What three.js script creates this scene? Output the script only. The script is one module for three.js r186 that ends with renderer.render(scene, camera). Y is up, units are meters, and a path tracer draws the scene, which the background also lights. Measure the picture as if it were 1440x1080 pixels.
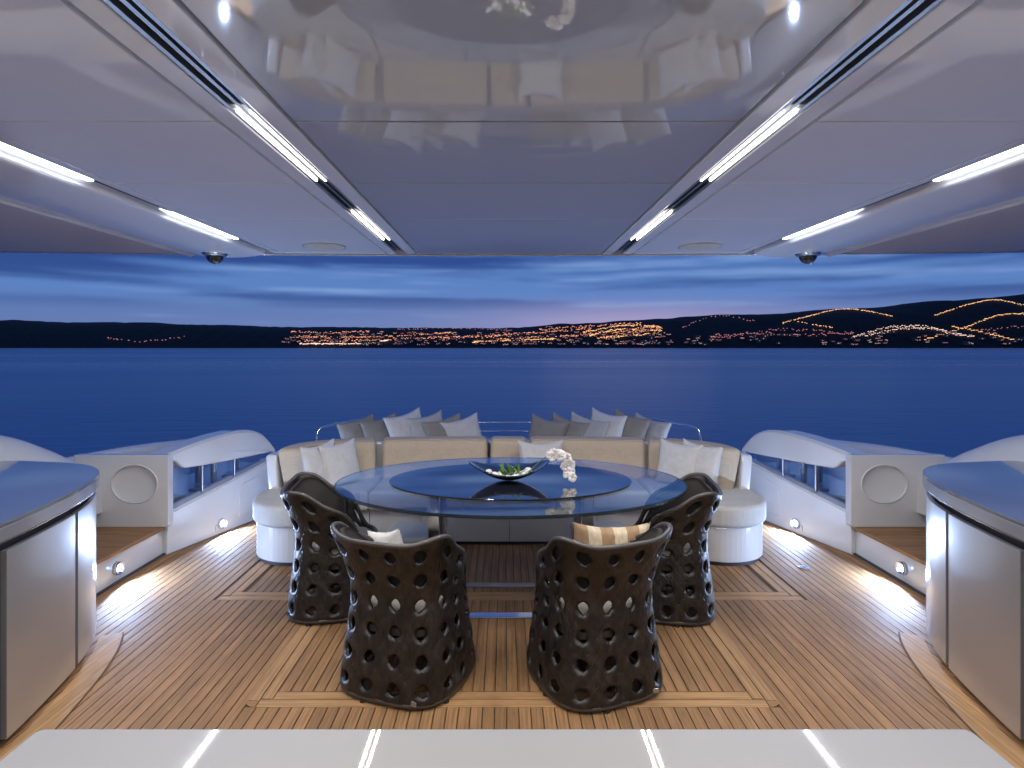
import * as THREE from 'three';
import { mergeGeometries, mergeVertices } from 'three/addons/utils/BufferGeometryUtils.js';
import { RoundedBoxGeometry } from 'three/addons/geometries/RoundedBoxGeometry.js';
import { RectAreaLightUniformsLib } from 'three/addons/lights/RectAreaLightUniformsLib.js';
RectAreaLightUniformsLib.init();

// ---------------------------------------------------------------- camera, sky, dusk sun, exposure
// The yacht's aft deck. x to the right, y up from the deck, aft is -z. "Z" in the helpers is metres aft of the camera.
const W = 1440, H = 1080, F = 850, EYE = 1.62, CX = -0.035;
const scene = new THREE.Scene();
const camera = new THREE.PerspectiveCamera(2 * Math.atan(540 / F) * 180 / Math.PI, W / H, 0.05, 20000);
camera.position.set(CX, EYE, 0);
camera.lookAt(CX, EYE, -10);
camera.setViewOffset(W, H, 10, 53, W, H);

const renderer = new THREE.WebGLRenderer({ antialias: true });
renderer.toneMapping = THREE.LinearToneMapping;
renderer.toneMappingExposure = 1.45;
renderer.shadowMap.enabled = true;

const LAMP_WARM = [1.0, 0.935, 0.85], LAMP_WHITE = [0.86, 0.91, 1.0], LED_COOL = [0.46, 0.63, 1.0];
const STRIP_L = 205, OUTER_L = 125, LED_I = 3.3;

// value noise
function hash(x, y) { let h = (x * 374761393 + y * 668265263) | 0; h = Math.imul(h ^ (h >>> 13), 1274126177); return ((h ^ (h >>> 16)) >>> 0) / 4294967295; }
function vnoise(x, y, px = 0, py = 0) {
  let xi = Math.floor(x), yi = Math.floor(y); const fx = x - xi, fy = y - yi;
  const u = fx * fx * (3 - 2 * fx), v = fy * fy * (3 - 2 * fy);
  const m = (a, p) => p ? ((a % p) + p) % p : a;
  const a = hash(m(xi, px), m(yi, py)), b = hash(m(xi + 1, px), m(yi, py)), c = hash(m(xi, px), m(yi + 1, py)), d = hash(m(xi + 1, px), m(yi + 1, py));
  return a + (b - a) * u + (c - a) * v + (a - b - c + d) * u * v;
}
function fbm(x, y, o = 5, px = 0, py = 0) { let s = 0, a = 0.5, n = 0; for (let i = 0; i < o; i++) { s += a * vnoise(x, y, px, py); n += a; x *= 2; y *= 2; px *= 2; py *= 2; a *= 0.5; } return s / n; }
let seed = 7; const rnd = () => { seed = (Math.imul(seed, 1664525) + 1013904223) >>> 0; return seed / 4294967296; };
const lerp = (a, b, t) => a + (b - a) * t, clamp = (x, a = 0, b = 1) => Math.min(b, Math.max(a, x)), smooth = (a, b, x) => { const t = clamp((x - a) / (b - a)); return t * t * (3 - 2 * t); };
const mix3 = (a, b, t) => a.map((v, i) => lerp(v, b[i], t));
const lin = (c) => { c /= 255; return c <= 0.04045 ? c / 12.92 : ((c + 0.055) / 1.055) ** 2.4; };
const S = (r, g, b) => [lin(r), lin(g), lin(b)];

{ // dusk sky after sunset: blue air, long cloud bands, a faint pink afterglow low over the hills
  const SKY = 0.82, w = 2048, h = 1024, d = new Float32Array(w * h * 4);
  for (let j = 0; j < h; j++) for (let i = 0; i < w; i++) {
    const el = ((j + 0.5) / h - 0.5) * Math.PI, ph = ((i + 0.5) / w - 0.5) * 2 * Math.PI;
    const x = Math.cos(el) * Math.cos(ph), y = Math.sin(el), z = Math.cos(el) * Math.sin(ph);
    const az = Math.atan2(x, -z), e = Math.max(0, el) * 180 / Math.PI;
    let c = mix3(S(84, 110, 170), S(84, 120, 186), smooth(2.5, 5, e));
    c = mix3(c, S(60, 96, 170), smooth(6, 9, e)); c = mix3(c, S(58, 92, 168), smooth(15, 60, e));
    // clouds: streaks that are long in azimuth
    const per = 12, ux = (az / (2 * Math.PI) + 0.5) * per, uy = e * 0.85;
    const n1 = fbm(ux + 0.9 * fbm(ux * 1.0, uy * 0.4 + 9, 3, per, 0), uy + 0.7 * fbm(ux * 2, 3.3, 3, per * 2, 0), 6, per, 0), n2 = fbm(ux * 2 + 5, uy * 2.1 + 20, 5, per * 2, 0);
    const fadeHigh = 1 - 0.6 * smooth(18, 60, e);
    c = mix3(c, S(40, 66, 132), smooth(0.44, 0.70, n1) * 0.9 * fadeHigh * smooth(2.4, 5.0, e));
    c = mix3(c, S(122, 152, 206), smooth(0.48, 0.74, n2) * 0.75 * smooth(0.62, 0.40, n1) * (1 - smooth(10, 28, e)));
    // afterglow
    const g = Math.exp(-(((az - 0.20) / 0.22) ** 2)) * Math.exp(-(((e - 2.0) / 1.7) ** 2));
    c = mix3(c, S(176, 156, 196), 0.75 * g);
    const g2 = Math.exp(-(((az - 0.05) / 0.75) ** 2)) * Math.exp(-(((e - 1.5) / 2.4) ** 2));
    c = mix3(c, S(130, 140, 190), 0.3 * g2);
    if (el < 0) c = S(40, 62, 120);
    const k = (j * w + i) * 4; d[k] = c[0] * SKY; d[k + 1] = c[1] * SKY; d[k + 2] = c[2] * SKY * 0.92; d[k + 3] = 1;
  }
  const t = new THREE.DataTexture(d, w, h, THREE.RGBAFormat, THREE.FloatType);
  t.mapping = THREE.EquirectangularReflectionMapping; t.magFilter = t.minFilter = THREE.LinearFilter; t.needsUpdate = true;
  scene.background = t; scene.environment = t; scene.backgroundIntensity = 1; scene.environmentIntensity = 1;
}
const sun = new THREE.DirectionalLight(new THREE.Color().setRGB(1.0, 0.82, 0.80), 0.004);
sun.position.set(200, 70, -980); sun.castShadow = true; sun.shadow.radius = 30;
Object.assign(sun.shadow.camera, { left: -8, right: 8, top: 8, bottom: -8, near: 900, far: 1100 });
scene.add(sun);

// ---------------------------------------------------------------- helpers
const used = new Map();
function numbered(n) { const k = used.get(n) || 0; used.set(n, k + 1); return k ? n + '_' + String(k).padStart(3, '0') : n; }
function shade(o) { o.castShadow = o.receiveShadow = true; return o; }
function mesh(name, geo, mat, parent) { const m = shade(new THREE.Mesh(geo, mat)); m.name = parent ? name : numbered(name); (parent || scene).add(m); return m; }
function thing(name, label, category, pos = [0, 0, 0], turn = 0, group) {
  const g = new THREE.Group(); g.name = numbered(name); g.position.set(pos[0], pos[1], -pos[2]); g.rotation.y = turn; scene.add(g);
  g.userData = { label, category }; if (group) g.userData.group = group; return g;
}
function structure(name) { const g = new THREE.Group(); g.name = numbered(name); g.userData.kind = 'structure'; scene.add(g); return g; }
function tag(o, label, category, group) { Object.assign(o.userData, { label, category }); if (group) o.userData.group = group; return o; }
// plan outline [[X, Z]...] raised from y0 to y1
function plan(pts, y0, y1, bevel = 0, seg = 3, holes) {
  const s = new THREE.Shape(pts.map(([x, z]) => new THREE.Vector2(x, z)));
  if (holes) for (const hp of holes) s.holes.push(new THREE.Path(hp.map(([x, z]) => new THREE.Vector2(x, z))));
  const g = new THREE.ExtrudeGeometry(s, { depth: y1 - y0 - 2 * bevel, bevelEnabled: bevel > 0, bevelThickness: bevel, bevelSize: bevel, bevelOffset: -bevel, bevelSegments: seg, curveSegments: 24 });
  g.translate(0, 0, bevel); g.rotateX(-Math.PI / 2); g.translate(0, y0, 0); return g;
}
function box(x0, x1, y0, y1, z0, z1, r = 0) { // z in metres aft
  const w = x1 - x0, h = y1 - y0, d = z1 - z0; const g = r ? new RoundedBoxGeometry(w, h, d, 2, r) : new THREE.BoxGeometry(w, h, d);
  g.translate((x0 + x1) / 2, (y0 + y1) / 2, -(z0 + z1) / 2); return g;
}
function tube(pts, r, seg = 40, rad = 8, closed = false) { return new THREE.TubeGeometry(new THREE.CatmullRomCurve3(pts.map((p) => new THREE.Vector3(p[0], p[1], -p[2])), closed, 'catmullrom', 0.5), seg, r, rad, closed); }
function spline(pts, n) { return new THREE.SplineCurve(pts.map((p) => new THREE.Vector2(p[0], p[1]))).getPoints(n).map((p) => [p.x, p.y]); }
function offset(pts, d) { // offset an open polyline to its left
  return pts.map((p, i) => { const a = pts[Math.max(0, i - 1)], b = pts[Math.min(pts.length - 1, i + 1)]; const dx = b[0] - a[0], dz = b[1] - a[1], l = Math.hypot(dx, dz) || 1; return [p[0] - dz / l * d, p[1] + dx / l * d]; });
}
function ribbon(pts, t, y0, y1, bevel = 0) { return plan([...pts, ...offset(pts, t).reverse()], y0, y1, bevel, 2); }
const mir = (pts, s) => pts.map(([x, z]) => [x * s, z]);
function triGeo(pos, idx, uv) { const g = new THREE.BufferGeometry(); g.setAttribute('position', new THREE.Float32BufferAttribute(pos, 3)); if (uv) g.setAttribute('uv', new THREE.Float32BufferAttribute(uv, 2)); g.setIndex(idx); g.computeVertexNormals(); return g; }

// textures
function dataTex(w, h, fn, srgb, rx = 1, ry = 1) {
  const d = new Uint8Array(w * h * 4);
  for (let j = 0; j < h; j++) for (let i = 0; i < w; i++) { const c = fn(i / w, j / h); const k = (j * w + i) * 4; for (let q = 0; q < 3; q++) d[k + q] = clamp(Array.isArray(c) ? c[q] : c) * 255; d[k + 3] = 255; }
  const t = new THREE.DataTexture(d, w, h); t.wrapS = t.wrapT = THREE.RepeatWrapping; t.magFilter = THREE.LinearFilter; t.minFilter = THREE.LinearMipmapLinearFilter; t.generateMipmaps = true;
  if (srgb) t.colorSpace = THREE.SRGBColorSpace; t.repeat.set(rx, ry); t.needsUpdate = true; return t;
}
const col = (r, g, b) => new THREE.Color().setRGB(r, g, b);
const std = (c, rough, o = {}) => new THREE.MeshStandardMaterial({ color: col(...c), roughness: rough, ...o });
const phy = (c, rough, o = {}) => new THREE.MeshPhysicalMaterial({ color: col(...c), roughness: rough, ...o });

// u along the grain (1 repeat = 1.6 m), v across (1 repeat = 0.25 m)
const teakTex = dataTex(512, 256, (u, v) => {
  const w = 0.06 * (fbm(u * 4, v * 4, 3, 4, 4) - 0.5);
  const g = fbm(u * 3, (v + w) * 64, 3, 3, 64), f = fbm(u * 40, v * 128, 2, 40, 128), b = fbm(u * 8, v * 6, 3, 8, 6);
  const t = 0.72 + 0.20 * (g - 0.5) + 0.12 * (f - 0.5) + 0.16 * (b - 0.5);
  return [t * 1.18, t * 1.15, t * 1.1];
}, true, 1 / 1.6, 1 / 0.25);
const teakRough = dataTex(256, 128, (u, v) => 0.74 + 0.3 * (fbm(u * 8, v * 24, 4, 8, 24) - 0.5), false, 1 / 1.6, 1 / 0.25);
const teakTone = [[0.386, 0.219, 0.0999], [0.3655, 0.2047, 0.0926], [0.5128, 0.3086, 0.1474], [0.3757, 0.2141, 0.0999], [0.3527, 0.1973, 0.0887], [0.3963, 0.2239, 0.1016]];
const teak = teakTone.map((c, i) => {
  const m = teakTex.clone(); m.offset.set(rnd(), rnd()); m.needsUpdate = true;
  return std(c, 1.0, { map: m, roughnessMap: teakRough, bumpMap: m, bumpScale: 0.0008 });
});
const smear = dataTex(512, 512, (u, v) => 0.45 + 0.5 * (fbm(u * 5, v * 5, 5, 5, 5) - 0.5) + 0.12 * (fbm(u * 60, v * 60, 2, 60, 60) - 0.5), false, 0.6, 0.6);
const weaveBump = dataTex(256, 256, (u, v) => 0.5 + 0.25 * Math.sin(u * 2 * Math.PI * 64) * (Math.floor(v * 64) % 2 ? 1 : -1) + 0.3 * (fbm(u * 16, v * 16, 3, 16, 16) - 0.5), false, 8, 8);
const linenTone = dataTex(256, 256, (u, v) => { const t = 0.94 + 0.06 * (fbm(u * 96, v * 12, 3, 96, 12) + fbm(u * 12, v * 96, 3, 12, 96) - 1) + 0.06 * (fbm(u * 5, v * 5, 3, 5, 5) - 0.5); return [t, t, t]; }, true, 3, 3);
const strapTex = dataTex(1024, 512, (u, v) => {
  const wv = 0.18 * (fbm(u * 14, v * 6, 2, 14, 6) - 0.5), saw = (x) => { const f = ((x % 1) + 1) % 1; return Math.min(1, 6 * Math.min(f, 1 - f)); };
  const a = saw(u * 42 + v * 12 + wv * 4), c = saw(u * 42 - v * 12 + wv * 4), over = Math.sin(u * 84 * Math.PI) * Math.sin(v * 24 * Math.PI) > 0;
  return 0.15 + 0.55 * (over ? a : c) + 0.3 * fbm(u * 160, v * 60, 2, 160, 60);
}, false);
const strapCol = dataTex(512, 512, (u, v) => {
  const a = fbm(u * 14, v * 10, 3, 14, 10), b = fbm(u * 90, v * 30, 2, 90, 30); const saw = (x) => { const f = ((x % 1) + 1) % 1; return Math.min(1, 5 * Math.min(f, 1 - f)); }, over = Math.sin(u * 84 * Math.PI) * Math.sin(v * 24 * Math.PI) > 0, st = hash(Math.floor(over ? u * 42 + v * 12 : u * 42 - v * 12 + 99), over ? 3 : 8);
  const t = 0.42 + 0.10 * (over ? saw(u * 42 + v * 12) : saw(u * 42 - v * 12)) + 0.22 * (st - 0.5) + 0.45 * (a - 0.5) + 0.5 * (b - 0.5); return [t * 1.02, t * 0.97, t * 0.94];
}, true);
const brushed = dataTex(256, 512, (u, v) => 0.5 + 0.5 * (fbm(u * 128, v * 2, 2, 128, 2) - 0.5), false, 1, 1);

const M = {
  caulk: std([0.080, 0.052, 0.034], 0.85),
  gelcoat: phy([0.60, 0.60, 0.61], 0.42, { clearcoat: 0.7, clearcoatRoughness: 0.1, roughnessMap: smear }),
  gelcoatSatin: phy([0.54, 0.54, 0.55], 0.5, { clearcoat: 0.3, clearcoatRoughness: 0.3 }),
  ceil: phy([0.86, 0.87, 0.89], 0.035, { ior: 1.8, metalness: 0.12 }),  // lighter copy of the lacquer: the brighter lit sides are put into the colour
  ceilCentreDarkened: phy([0.52, 0.53, 0.55], 0.03, { ior: 1.9, metalness: 0.2 }),  // darker copy of the lacquer: a dark reflection painted into the colour
  ceilWing: phy([0.66, 0.64, 0.66], 0.5, { clearcoat: 0.35, clearcoatRoughness: 0.2 }),
  groove: std([0.03, 0.03, 0.04], 0.6),
  trim: std([0.16, 0.165, 0.18], 0.35, { metalness: 0.6 }),
  steel: std([0.75, 0.76, 0.79], 0.14, { metalness: 1 }),
  steelSatin: std([0.55, 0.56, 0.6], 0.3, { metalness: 1 }),
  cabinet: phy([0.49, 0.49, 0.51], 0.30, { metalness: 0.7, clearcoat: 0.8, clearcoatRoughness: 0.05, bumpMap: brushed, bumpScale: 0.0002 }),
  counter: phy([0.10, 0.10, 0.11], 0.3, { clearcoat: 0.8, clearcoatRoughness: 0.05, roughnessMap: smear }),
  counterEdge: phy([0.26, 0.265, 0.30], 0.3, { metalness: 0.4, clearcoat: 0.6, clearcoatRoughness: 0.1 }),
  cream: std([0.56, 0.455, 0.335], 0.75, { map: linenTone, bumpMap: weaveBump, bumpScale: 0.0004 }),
  creamWhite: std([0.548, 0.525, 0.488], 0.8, { map: linenTone, bumpMap: weaveBump, bumpScale: 0.0004 }),
  pillowWhite: phy([0.624, 0.608, 0.593], 0.7, { sheen: 0.4, sheenRoughness: 0.5, map: linenTone, bumpMap: weaveBump, bumpScale: 0.0006 }),
  pillowGrey: std([0.448, 0.448, 0.448], 0.85, { map: linenTone, bumpMap: weaveBump, bumpScale: 0.0008 }),
  pillowTaupe: std([0.288, 0.268, 0.240], 0.85, { map: linenTone, bumpMap: weaveBump, bumpScale: 0.0008 }),
  wicker: phy([0.050, 0.043, 0.039], 0.45, { map: strapCol, bumpMap: strapTex, bumpScale: 0.004, clearcoat: 0.2, clearcoatRoughness: 0.35 }),
  wickerTrim: phy([0.052, 0.045, 0.040], 0.45, { clearcoat: 0.3, clearcoatRoughness: 0.3 }),
  black: std([0.015, 0.015, 0.016], 0.5),
  glassTop: phy([0.93, 0.96, 0.97], 0.0, { transmission: 1, thickness: 0.012, ior: 1.52, attenuationColor: col(0.62, 0.78, 0.82), attenuationDistance: 0.10 }),
  glassEdge: std([0.02, 0.03, 0.035], 0.2),
  darkGlass: phy([0.012, 0.014, 0.022], 0.05, { clearcoat: 1, clearcoatRoughness: 0.02 }),
  pane: phy([0.80, 0.84, 0.88], 0.02, { transmission: 1, thickness: 0 }),
  tableWhite: phy([0.255, 0.255, 0.262], 0.6, { clearcoat: 1, clearcoatRoughness: 0.02 }),
};
function glow(c, k) { return new THREE.MeshStandardMaterial({ color: col(0.8, 0.8, 0.8), emissive: col(...c), emissiveIntensity: k, roughness: 0.5 }); }
const G = { warm: glow(LAMP_WARM, 5), white: glow(LAMP_WHITE, 4), led: glow(LED_COOL, 14), town: glow([1.0, 0.34, 0.08], 0.8), townYellow: glow([1.0, 0.50, 0.12], 0.95), townPale: glow([1.0, 0.66, 0.46], 0.9), townDim: glow([0.9, 0.26, 0.12], 0.35) };

// ---------------------------------------------------------------- sea and far shore
const SEA = -2.6;
{
  const seaBump = dataTex(1024, 1024, (u, v) => 0.55 * fbm(u * 12, v * 40, 5, 12, 40) + 0.45 * fbm(u * 40, v * 90, 4, 40, 90), false, 1, 1);
  const g = new THREE.PlaneGeometry(16000, 12000); g.rotateX(-Math.PI / 2);
  const uv = g.attributes.uv; for (let i = 0; i < uv.count; i++) uv.setXY(i, uv.getX(i) * 16000 / 60, uv.getY(i) * 12000 / 60);
  const seaRough = dataTex(512, 512, (u, v) => 0.72 + 0.5 * (fbm(u * 3, v * 24, 5, 3, 24) - 0.5), false, 0.09, 0.09);
  const m = phy([0.050, 0.165, 0.315], 0.42, { roughnessMap: seaRough, ior: 1.33, bumpMap: seaBump, bumpScale: 0.08 });
  const s = mesh('sea', g, m); s.position.set(0, SEA, -4000); s.userData.kind = 'structure';
}
const ridgePx = [[-3000, 432], [-600, 446], [0, 450], [150, 453], [300, 457], [420, 459], [560, 461], [700, 461], [800, 456], [900, 449], [980, 445], [1080, 441], [1200, 433], [1330, 424], [1440, 415], [1800, 392], [3200, 380], [4600, 400]];
const SHORE = 1500, DEEP = 700;
function ridge(X) { const px = 710 + X / 1800 * F; let i = 0; while (i < ridgePx.length - 2 && px > ridgePx[i + 1][0]) i++; const [a, b] = [ridgePx[i], ridgePx[i + 1]]; const t = smooth(a[0], b[0], px) * 0.35 + clamp((px - a[0]) / (b[0] - a[0])) * 0.65; return (487 - lerp(a[1], b[1], t)) / F * 1800 + 1.6; }
function hillHeight(X, Z) {
  const t = clamp((Z - SHORE) / DEEP), r = ridge(X);
  const prof = t < 0.43 ? Math.sin(t / 0.43 * Math.PI / 2) ** 0.9 : Math.max(0, Math.cos((t - 0.43) / 0.57 * Math.PI / 2)) ** 0.6;
  return SEA - 1 + (r - SEA + 1) * prof * (0.92 + 0.14 * fbm(X / 160 + 50, Z / 160 + 50, 4) * (t > 0.02 ? 1 : 0)) + (t > 0 && t < 1 ? 5 * (fbm(X / 22 + 99, Z / 22 + 7, 3) - 0.5) : 0);
}
{
  const nx = 700, nz = 26, pos = [], idx = [], uv = [];
  for (let j = 0; j <= nz; j++) for (let i = 0; i <= nx; i++) { const X = lerp(-7000, 7000, i / nx), Z = SHORE + DEEP * j / nz; pos.push(X, hillHeight(X, Z), -Z); uv.push(X / 50, Z / 50); }
  for (let j = 0; j < nz; j++) for (let i = 0; i < nx; i++) { const a = j * (nx + 1) + i, b = a + 1, c = a + nx + 1, d = c + 1; idx.push(a, b, c, b, d, c); }
  const scrub = dataTex(256, 256, (u, v) => { const t = 0.6 + 0.7 * (fbm(u * 8, v * 8, 5, 8, 8) - 0.5); return [t, t, t * 0.95]; }, true);
  mesh('hills', triGeo(pos, idx, uv), std([0.030, 0.030, 0.026], 1, { map: scrub })).userData.kind = 'structure';
}
// lit town along the far shore: rows of street lamps; the hillside arcs are lamps added for light trails
function onHill(px, py) {
  for (let k = 1; k < 60; k++) { const Z = SHORE + 6 + DEEP * 0.42 * k / 60, X = (px - 710) / F * Z, h = hillHeight(X, Z); if (487 - F * (h - EYE) / Z <= py) return [X, h, Z]; }
  return null;
}
function lampRow(name, label, rows, mat, r) {
  const pts = [];
  r *= 0.74;
  for (const [line, step0, jit] of rows) {
    const step = step0 * 0.55, c = new THREE.SplineCurve(line.map((p) => new THREE.Vector2(p[0], p[1]))), n = Math.max(2, Math.round(c.getLength() / step));
    for (let k = 0; k <= n; k++) { const p = c.getPoint(k / n); if (rnd() < 0.12) continue; const q = onHill(p.x + (rnd() - 0.5) * step, p.y + (rnd() - 0.5) * (jit || 0)); if (q) pts.push([...q, 0.7 + 0.6 * rnd()]); }
  }
  const geo = new THREE.SphereGeometry(r, 8, 6), im = new THREE.InstancedMesh(geo, mat, pts.length), m4 = new THREE.Matrix4();
  pts.forEach(([x, y, z, s], i) => im.setMatrixAt(i, m4.makeScale(s * 1.7, s * 0.8, s).setPosition(x, y + 4, -z)));
  im.name = numbered(name); im.userData = { kind: 'stuff', label, category: 'town lights' }; scene.add(im);
}
lampRow('street_lights', 'dense orange street lights of the low town along the far shore', [
  [[[410, 469], [470, 470], [520, 468]], 4, 2], [[[420, 476], [500, 477], [600, 472], [640, 470]], 3, 2], [[[430, 482], [540, 480], [610, 477], [700, 476]], 4, 3],
  [[[620, 478], [690, 474], [760, 470], [830, 464]], 3, 3], [[[700, 480], [780, 476], [860, 470], [920, 461]], 3, 3], [[[840, 479], [890, 470], [930, 465]], 3, 3], [[[760, 466], [840, 460], [900, 457]], 4, 3]], G.town, 1.5);
lampRow('street_lights', 'yellow lights crowding the slope where the far town climbs', [
  [[[665, 484], [720, 481], [780, 479]], 3, 1.5], [[[830, 474], [870, 466], [930, 468]], 2.5, 2], [[[850, 478], [890, 474], [925, 471]], 3, 2], [[[820, 470], [880, 460], [930, 463]], 3, 2]], G.townYellow, 1.6);
lampRow('harbour_lights', 'pale bright quay lights at the waterline of the far town', [
  [[[422, 486], [470, 486], [520, 485], [545, 481]], 1.8, 1]], G.townPale, 1.8);
lampRow('trail_standin_lights', 'lamps added for orange light trails curving over the high dark hillside', [
  [[[1100, 457], [1140, 446], [1180, 437], [1215, 439], [1255, 447]], 3], [[[1120, 454], [1150, 460], [1170, 463]], 5], [[[1315, 446], [1360, 431], [1400, 424], [1440, 432]], 2.6], [[[1300, 481], [1350, 466], [1400, 447], [1440, 444]], 2.8], [[[1340, 462], [1390, 472], [1430, 482]], 2.8]], G.townYellow, 1.45);
lampRow('trail_standin_lights', 'lamps added for pale light trails looping low above the shore under the high hill', [
  [[[1200, 477], [1250, 463], [1300, 462], [1340, 472], [1370, 476]], 2.4, 2.5], [[[1215, 476], [1260, 466], [1310, 465], [1350, 472]], 3, 2]], G.townPale, 1.4);
lampRow('street_lights', 'dim red lights scattered at the foot of the dark hill', [
  [[[1000, 477], [1060, 472], [1140, 474], [1200, 470]], 4, 3], [[[960, 462], [1010, 446], [1060, 454]], 7, 2], [[[1000, 482], [1090, 466], [1170, 470]], 5, 4], [[[1380, 468], [1440, 462]], 5, 4], [[[150, 478], [200, 483], [260, 476]], 8, 2], [[[560, 465], [640, 463], [720, 467]], 5, 3]], G.townDim, 1.5);

{ // houses and lit windows of the far town, too far to tell apart
  const walls = [], wins = [[], [], []], m4 = new THREE.Matrix4(), q4 = new THREE.Quaternion(), up = new THREE.Vector3(0, 1, 0);
  for (let k = 0; k < 420; k++) {
    const px = k < 330 ? lerp(400, 945, rnd()) : lerp(960, 1500, rnd()), yTop = px < 760 ? 469 : px < 960 ? 461 : 470, p = onHill(px, lerp(486, yTop, rnd() ** 1.5)); if (!p) continue;
    const w = 7 + 9 * rnd(), h = 4 + 5 * rnd(), d = 7 + 4 * rnd(); q4.setFromAxisAngle(up, (rnd() - 0.5) * 0.7);
    walls.push(new THREE.Matrix4().compose(new THREE.Vector3(p[0], p[1] + h / 2 - 1, -p[2]), q4, new THREE.Vector3(w, h, d)));
    const n = 1 + Math.floor(rnd() * 4), lv = Math.floor(rnd() * 3);
    for (let i = 0; i < n; i++) { const o = new THREE.Vector3((i - (n - 1) / 2) * w / (n + 0.3), 0.4 + (rnd() - 0.5) * h * 0.4, d / 2 + 0.05).applyQuaternion(q4); wins[lv].push(new THREE.Matrix4().compose(new THREE.Vector3(p[0] + o.x, p[1] + h / 2 - 1 + o.y, -p[2] + o.z), q4, new THREE.Vector3(1.3 + 1.5 * rnd(), 1.2, 0.2))); }
  }
  const inst = (name, list, mat, label) => { const im = new THREE.InstancedMesh(new THREE.BoxGeometry(1, 1, 1), mat, list.length); list.forEach((m, i) => im.setMatrixAt(i, m)); im.name = numbered(name); im.userData = { kind: 'stuff', label, category: 'town' }; scene.add(im); };
  inst('town_houses', walls, std([0.16, 0.12, 0.10], 0.9), 'dim houses of the low town along the far shore');
  wins.forEach((l, i) => inst('window_lights', l, glow([[1, 0.42, 0.12], [1, 0.60, 0.30], [1, 0.30, 0.10]][i], [0.7, 0.5, 0.35][i]), ['orange', 'pale', 'dull red'][i] + ' lit windows of the houses along the far shore'));
}

// ---------------------------------------------------------------- teak deck
{
  const deck = structure('deck');
  mesh('deck_base', box(-3.6, 3.6, -0.25, -0.008, -2.4, 6.0), M.caulk, deck);
  const pitch = 0.0535, wd = 0.0480, geos = new Map();
  function plank(x, z0, z1) {
    const key = (z1 - z0).toFixed(2); let g = geos.get(key);
    if (!g) { const L = z1 - z0; g = new THREE.BoxGeometry(wd, 0.018, L); const p = g.attributes.position, uv = g.attributes.uv; for (let i = 0; i < p.count; i++) uv.setXY(i, p.getZ(i), p.getX(i)); geos.set(key, g); }
    const m = mesh('plank', g, teak[[0, 1, 3, 4, 5][Math.floor(rnd() * 5)]], deck); m.position.set(x, -0.009, -(z0 + z1) / 2);
  }
  const A0 = 2.715, A1 = 2.835, B0 = 3.86, B1 = 3.985;
  for (let k = -50; k <= 50; k++) {
    const x = k * pitch, a = Math.abs(x);
    if (a > 1.10 && a < 1.215) { plank(x, -2.4, A0 - 0.003); plank(x, B1 + 0.003, 5.9); }
    else if (a < 1.10) { plank(x, -2.4, A0 - 0.003); plank(x, A1 + 0.003, B0 - 0.003); plank(x, B1 + 0.003, 5.9); }
    else if (a < 1.765) { plank(x, -2.4, B0 - 0.003); plank(x, B1 + 0.003, 5.9); }
    else if (a < 1.885) plank(x, -2.4, B0 - 0.003);
    else plank(x, -2.4, 5.9);
  }
  // inlaid border planks round the table and in front of the sofa
  function border(x0, x1, z0, z1, tone) {
    const w = x1 - x0, L = z1 - z0, along = L > w, g = new RoundedBoxGeometry(w, 0.018, L, 1, 0.002), p = g.attributes.position, uv = g.attributes.uv;
    for (let i = 0; i < p.count; i++) uv.setXY(i, along ? p.getZ(i) : p.getX(i), along ? p.getX(i) : p.getZ(i));
    const m = mesh('border_plank', g, teak[tone], deck); m.position.set((x0 + x1) / 2, -0.0085, -(z0 + z1) / 2);
  }
  border(-1.155, 1.155, A0, (A0 + A1) / 2 - 0.003, 2); border(-1.10, 1.10, (A0 + A1) / 2 + 0.003, A1, 2);
  border(-1.88, 1.88, B0, (B0 + B1) / 2 - 0.003, 2); border(-1.82, 1.82, (B0 + B1) / 2 + 0.003, B1, 2);
  for (const s of [-1, 1]) {
    const o = (a, b) => s < 0 ? [-b, -a] : [a, b];
    border(...o(1.105, 1.155), A1 - 0.055, B0 - 0.003, 2); border(...o(1.161, 1.212), A0 + 0.05, B0 - 0.003, 2);
    border(...o(1.77, 1.82), B1 + 0.003, 5.2, 2); border(...o(1.826, 1.88), (B0 + B1) / 2 + 0.006, 5.2, 2);
    // rounded corner blocks of the inlay
    const cb = mesh('border_corner', plan(mir(Array.from({ length: 9 }, (_, i) => { const t = i / 8 * Math.PI / 2; return [1.158 + 0.054 * Math.cos(t), A0 + 0.046 - 0.046 * Math.sin(t)]; }).concat([[1.158, A0 + 0.046]]), s), -0.014, 0.0005), teak[3], deck);
  }
}

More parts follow.
